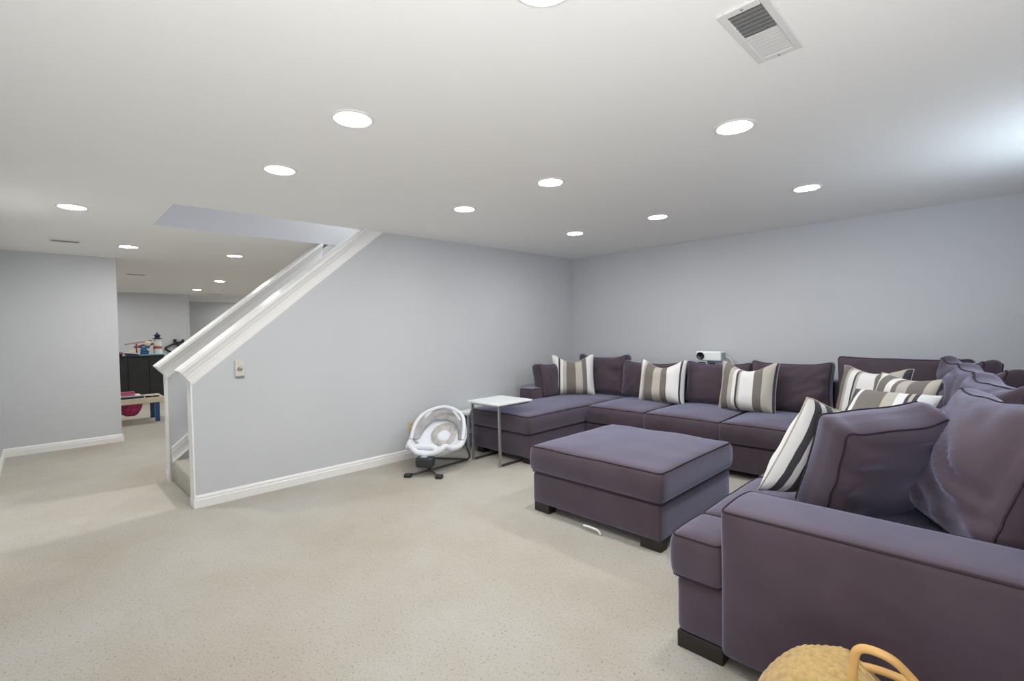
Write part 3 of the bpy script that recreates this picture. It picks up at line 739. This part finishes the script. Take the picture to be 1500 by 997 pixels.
obj('red_band', lathe(bmesh.new(), [(.077, .13), (.079, .13), (.0755, .18), (.073, .18)], 20), 'red', lh, True)
obj('gallery', lathe(bmesh.new(), [(0, .33), (.085, .33), (.085, .345), (0, .345)], 20), 'navy', lh, True)
obj('lantern', lathe(bmesh.new(), [(.045, .345), (.045, .39), (.07, .39), (.03, .43), (.014, .46), (0, .465)], 16), 'navy', lh, True)
obj('base_plate', bx(-.12, .12, -.115, .085, 0, .025, bev=.005), 'aqua', lh)
pl = thing('toy_plane', 'toy plane with long red wing beside the toy lighthouse', 'toy', (-7.92, -4.10, ZC))
obj('wing', bx(-.06, .06, -.22, .22, .26, .275, bev=.004), 'red', pl).rotation_euler = (.16, 0, 0)
obj('fuselage', tube(bmesh.new(), smooth_path([(0, -.12, .17), (0, -.02, .18), (0, .1, .20), (0, .2, .23)], 4), [.02]*4+[.035]*6+[.02]*3, 10), 'red', pl, True)
obj('strut', tube(bmesh.new(), [(0, -.08, .0), (0, -.08, .24)], .014, 8), 'red', pl, True)
obj('strut', tube(bmesh.new(), [(0, .06, .18), (0, .06, .29)], .010, 8), 'red', pl, True)
obj('stand_plate', bx(-.05, .05, -.14, .02, 0, .012), 'red', pl)
tf = thing('toy_figure', 'blue toy figure with cream head sitting on aqua plate on cabinet', 'toy', (-7.78, -4.05, ZC))
obj('base_plate', bx(-.07, .07, -.10, .085, 0, .02, bev=.004), 'aqua', tf)
bm = bmesh.new(); tube(bm, smooth_path([(0, -.04, .02), (0, -.035, .07), (0, -.01, .12), (0, .02, .17), (0, .03, .195)], 4), [.05]*5+[.065]*6+[.05]*4+[.035]*2, 12)
obj('body', bm, 'toyblue', tf, True)
obj('leg', tube(bmesh.new(), smooth_path([(.02, -.04, .05), (.03, .01, .055), (.03, .045, .05)], 4), .03, 8), 'toyblue', tf, True)
obj('arm', tube(bmesh.new(), smooth_path([(.03, 0, .15), (.05, .04, .11), (.04, .065, .09)], 4), .02, 8), 'cream', tf, True)
obj('head', lathe(bmesh.new(), [(0, .18), (.035, .19), (.055, .22), (.05, .26), (.03, .285), (0, .29)], 14, 0, .035), 'cream', tf, True)
tbt = thing('toy_boat', 'flat toy boat with white deck and dark hull on the cabinet', 'toy', (-7.80, -4.29, ZC), .0)
obj('hull', prism(bmesh.new(), [(-.105, .06), (.12, .035), (.09, .0), (-.07, .0)], 'x', -.06, .06), 'navy', tbt)
obj('deck', prism(bmesh.new(), [(-.105, .062), (.12, .037), (.105, .055), (-.09, .085)], 'x', -.055, .055), 'tbase', tbt)
obj('cabin', bx(-.03, .03, -.04, .08, .065, .105, bev=.008), 'cream', tbt)
tr = thing('toy_truck', 'rose red toy truck at the left end of the cabinet top', 'toy', (-7.79, -4.50, ZC))
obj('body', prism(bmesh.new(), [(-.12, .03), (.09, .03), (.09, .08), (.03, .09), (-.01, .15), (-.12, .15)], 'x', -.05, .05), 'rose', tr)
for y in (-.08, .05):
    o = obj('wheel', lathe(bmesh.new(), [(0, -.06), (.03, -.06), (.03, .06), (0, .06)], 14), 'black', tr, True); o.rotation_euler = (0, PI/2, 0); o.location = (0, y, .031)
pole = thing('toy_pole', 'thin dark pole toy at the partition edge on the cabinet', 'toy', (-7.95, -4.52, ZC))
obj('pole', tube(bmesh.new(), [(0, 0, .01), (0, 0, .5)], .012, 8), 'navy', pole); obj('ball', lathe(bmesh.new(), [(0, .49), (.022, .50), (.022, .53), (0, .545)], 10), 'navy', pole, True)
obj('foot', bx(-.05, .05, -.05, .05, 0, .012), 'navy', pole)
rk = thing('wall_rack', 'black angled rack on the far wall above the stair rail', 'rack', (-9.655, 0, 0))
obj('bracket', tube(bmesh.new(), fillet([(.05, -3.08, 1.19), (.05, -3.25, 1.16), (.05, -3.46, 1.04), (.05, -3.27, .90), (.05, -3.12, .88)], .03, 4), [.024]*26 if False else .022, 8), 'black', rk, True)
obj('prong', bx(.02, .08, -3.275, -3.215, 1.12, 1.26, bev=.008), 'black', rk); obj('prong', bx(.02, .08, -3.11, -3.06, 1.12, 1.25, bev=.008), 'black', rk)
obj('post', bx(.02, .07, -3.19, -3.12, .92, 1.18, bev=.008), 'navy', rk); obj('wall_plate', bx(-.005, .03, -3.2, -3.1, .98, 1.12), 'black', rk)

kt = thing('play_table', 'birch play table with blue legs and hanging pink net', 'table', (0, 0, 0))
X0, X1, Y0_, Y1 = -5.52, -4.94, -5.12, -4.19
for (a, b, c, d) in ((X0, X0+.03, Y0_, Y1), (X1-.03, X1, Y0_, Y1), (X0+.03, X1-.03, Y0_, Y0_+.03), (X0+.03, X1-.03, Y1-.03, Y1)): obj('rim_board', bx(a, b, c, d, .30, .385, bev=.005), 'birch', kt)
obj('tabletop', bx(X0+.03, X1-.03, Y0_+.03, Y1-.03, .315, .335), 'birch', kt)
for x in (X0+.06, X1-.045):
    for y in (Y0_+.08, Y1-.09): obj('leg', bx(x-.028, x+.028, y-.028, y+.028, 0, .302, bev=.003), 'blue', kt)
bm = bmesh.new(); lathe(bm, [(.16, .30), (.158, .26), (.14, .19), (.105, .13), (.06, .10), (0, .092)], 24)
for v_ in bm.verts: v_.co += Vector((0, 0, .008*noise.noise(v_.co*14)))
o = obj('net_bag', bm, 'pink', kt, True); o.location = (-5.18, -4.60, 0)
tag(obj('storage_tray', prism(bmesh.new(), [(-5.42, 0), (-5.02, 0), (-5.0, .07), (-5.44, .07)], 'y', -4.82, -4.44), 'navy'), 'dark tray lying on the birch play table', 'tray').location = (0, 0, .336)
tag(obj('picture_book', bx(-5.4, -5.08, -4.79, -4.46, 0, .012, bev=.002), 'tbase'), 'white picture book lying flat on the dark tray', 'book').location = (0, 0, .407)
pk = thing('toy_purse', 'pink toy purse lying on the book at the table', 'toy', (-5.2, -4.62, .42))
obj('pouch', bx(-.07, .07, -.09, .09, 0, .05, bev=.02, seg=3), 'rose', pk, True); obj('flap', bx(-.06, .075, -.085, .085, .045, .056, bev=.005), 'pink', pk)
tg_ = thing('toy_goggles', 'dark toy goggles with white rim at the table end', 'toy', (-5.06, -4.33, .336))
for y in (-.045, .045): obj('eyepiece', lathe(bmesh.new(), [(0, 0), (.04, 0), (.043, .05), (.036, .075), (.03, .06), (0, .06)], 16, 0, y), 'black', tg_, True)
obj('rim', tube(bmesh.new(), [(.05*math.cos(q*2*PI/24), .095*math.sin(q*2*PI/24), .075) for q in range(24)], .008, 6, closed=True), 'tbase', tg_, True)
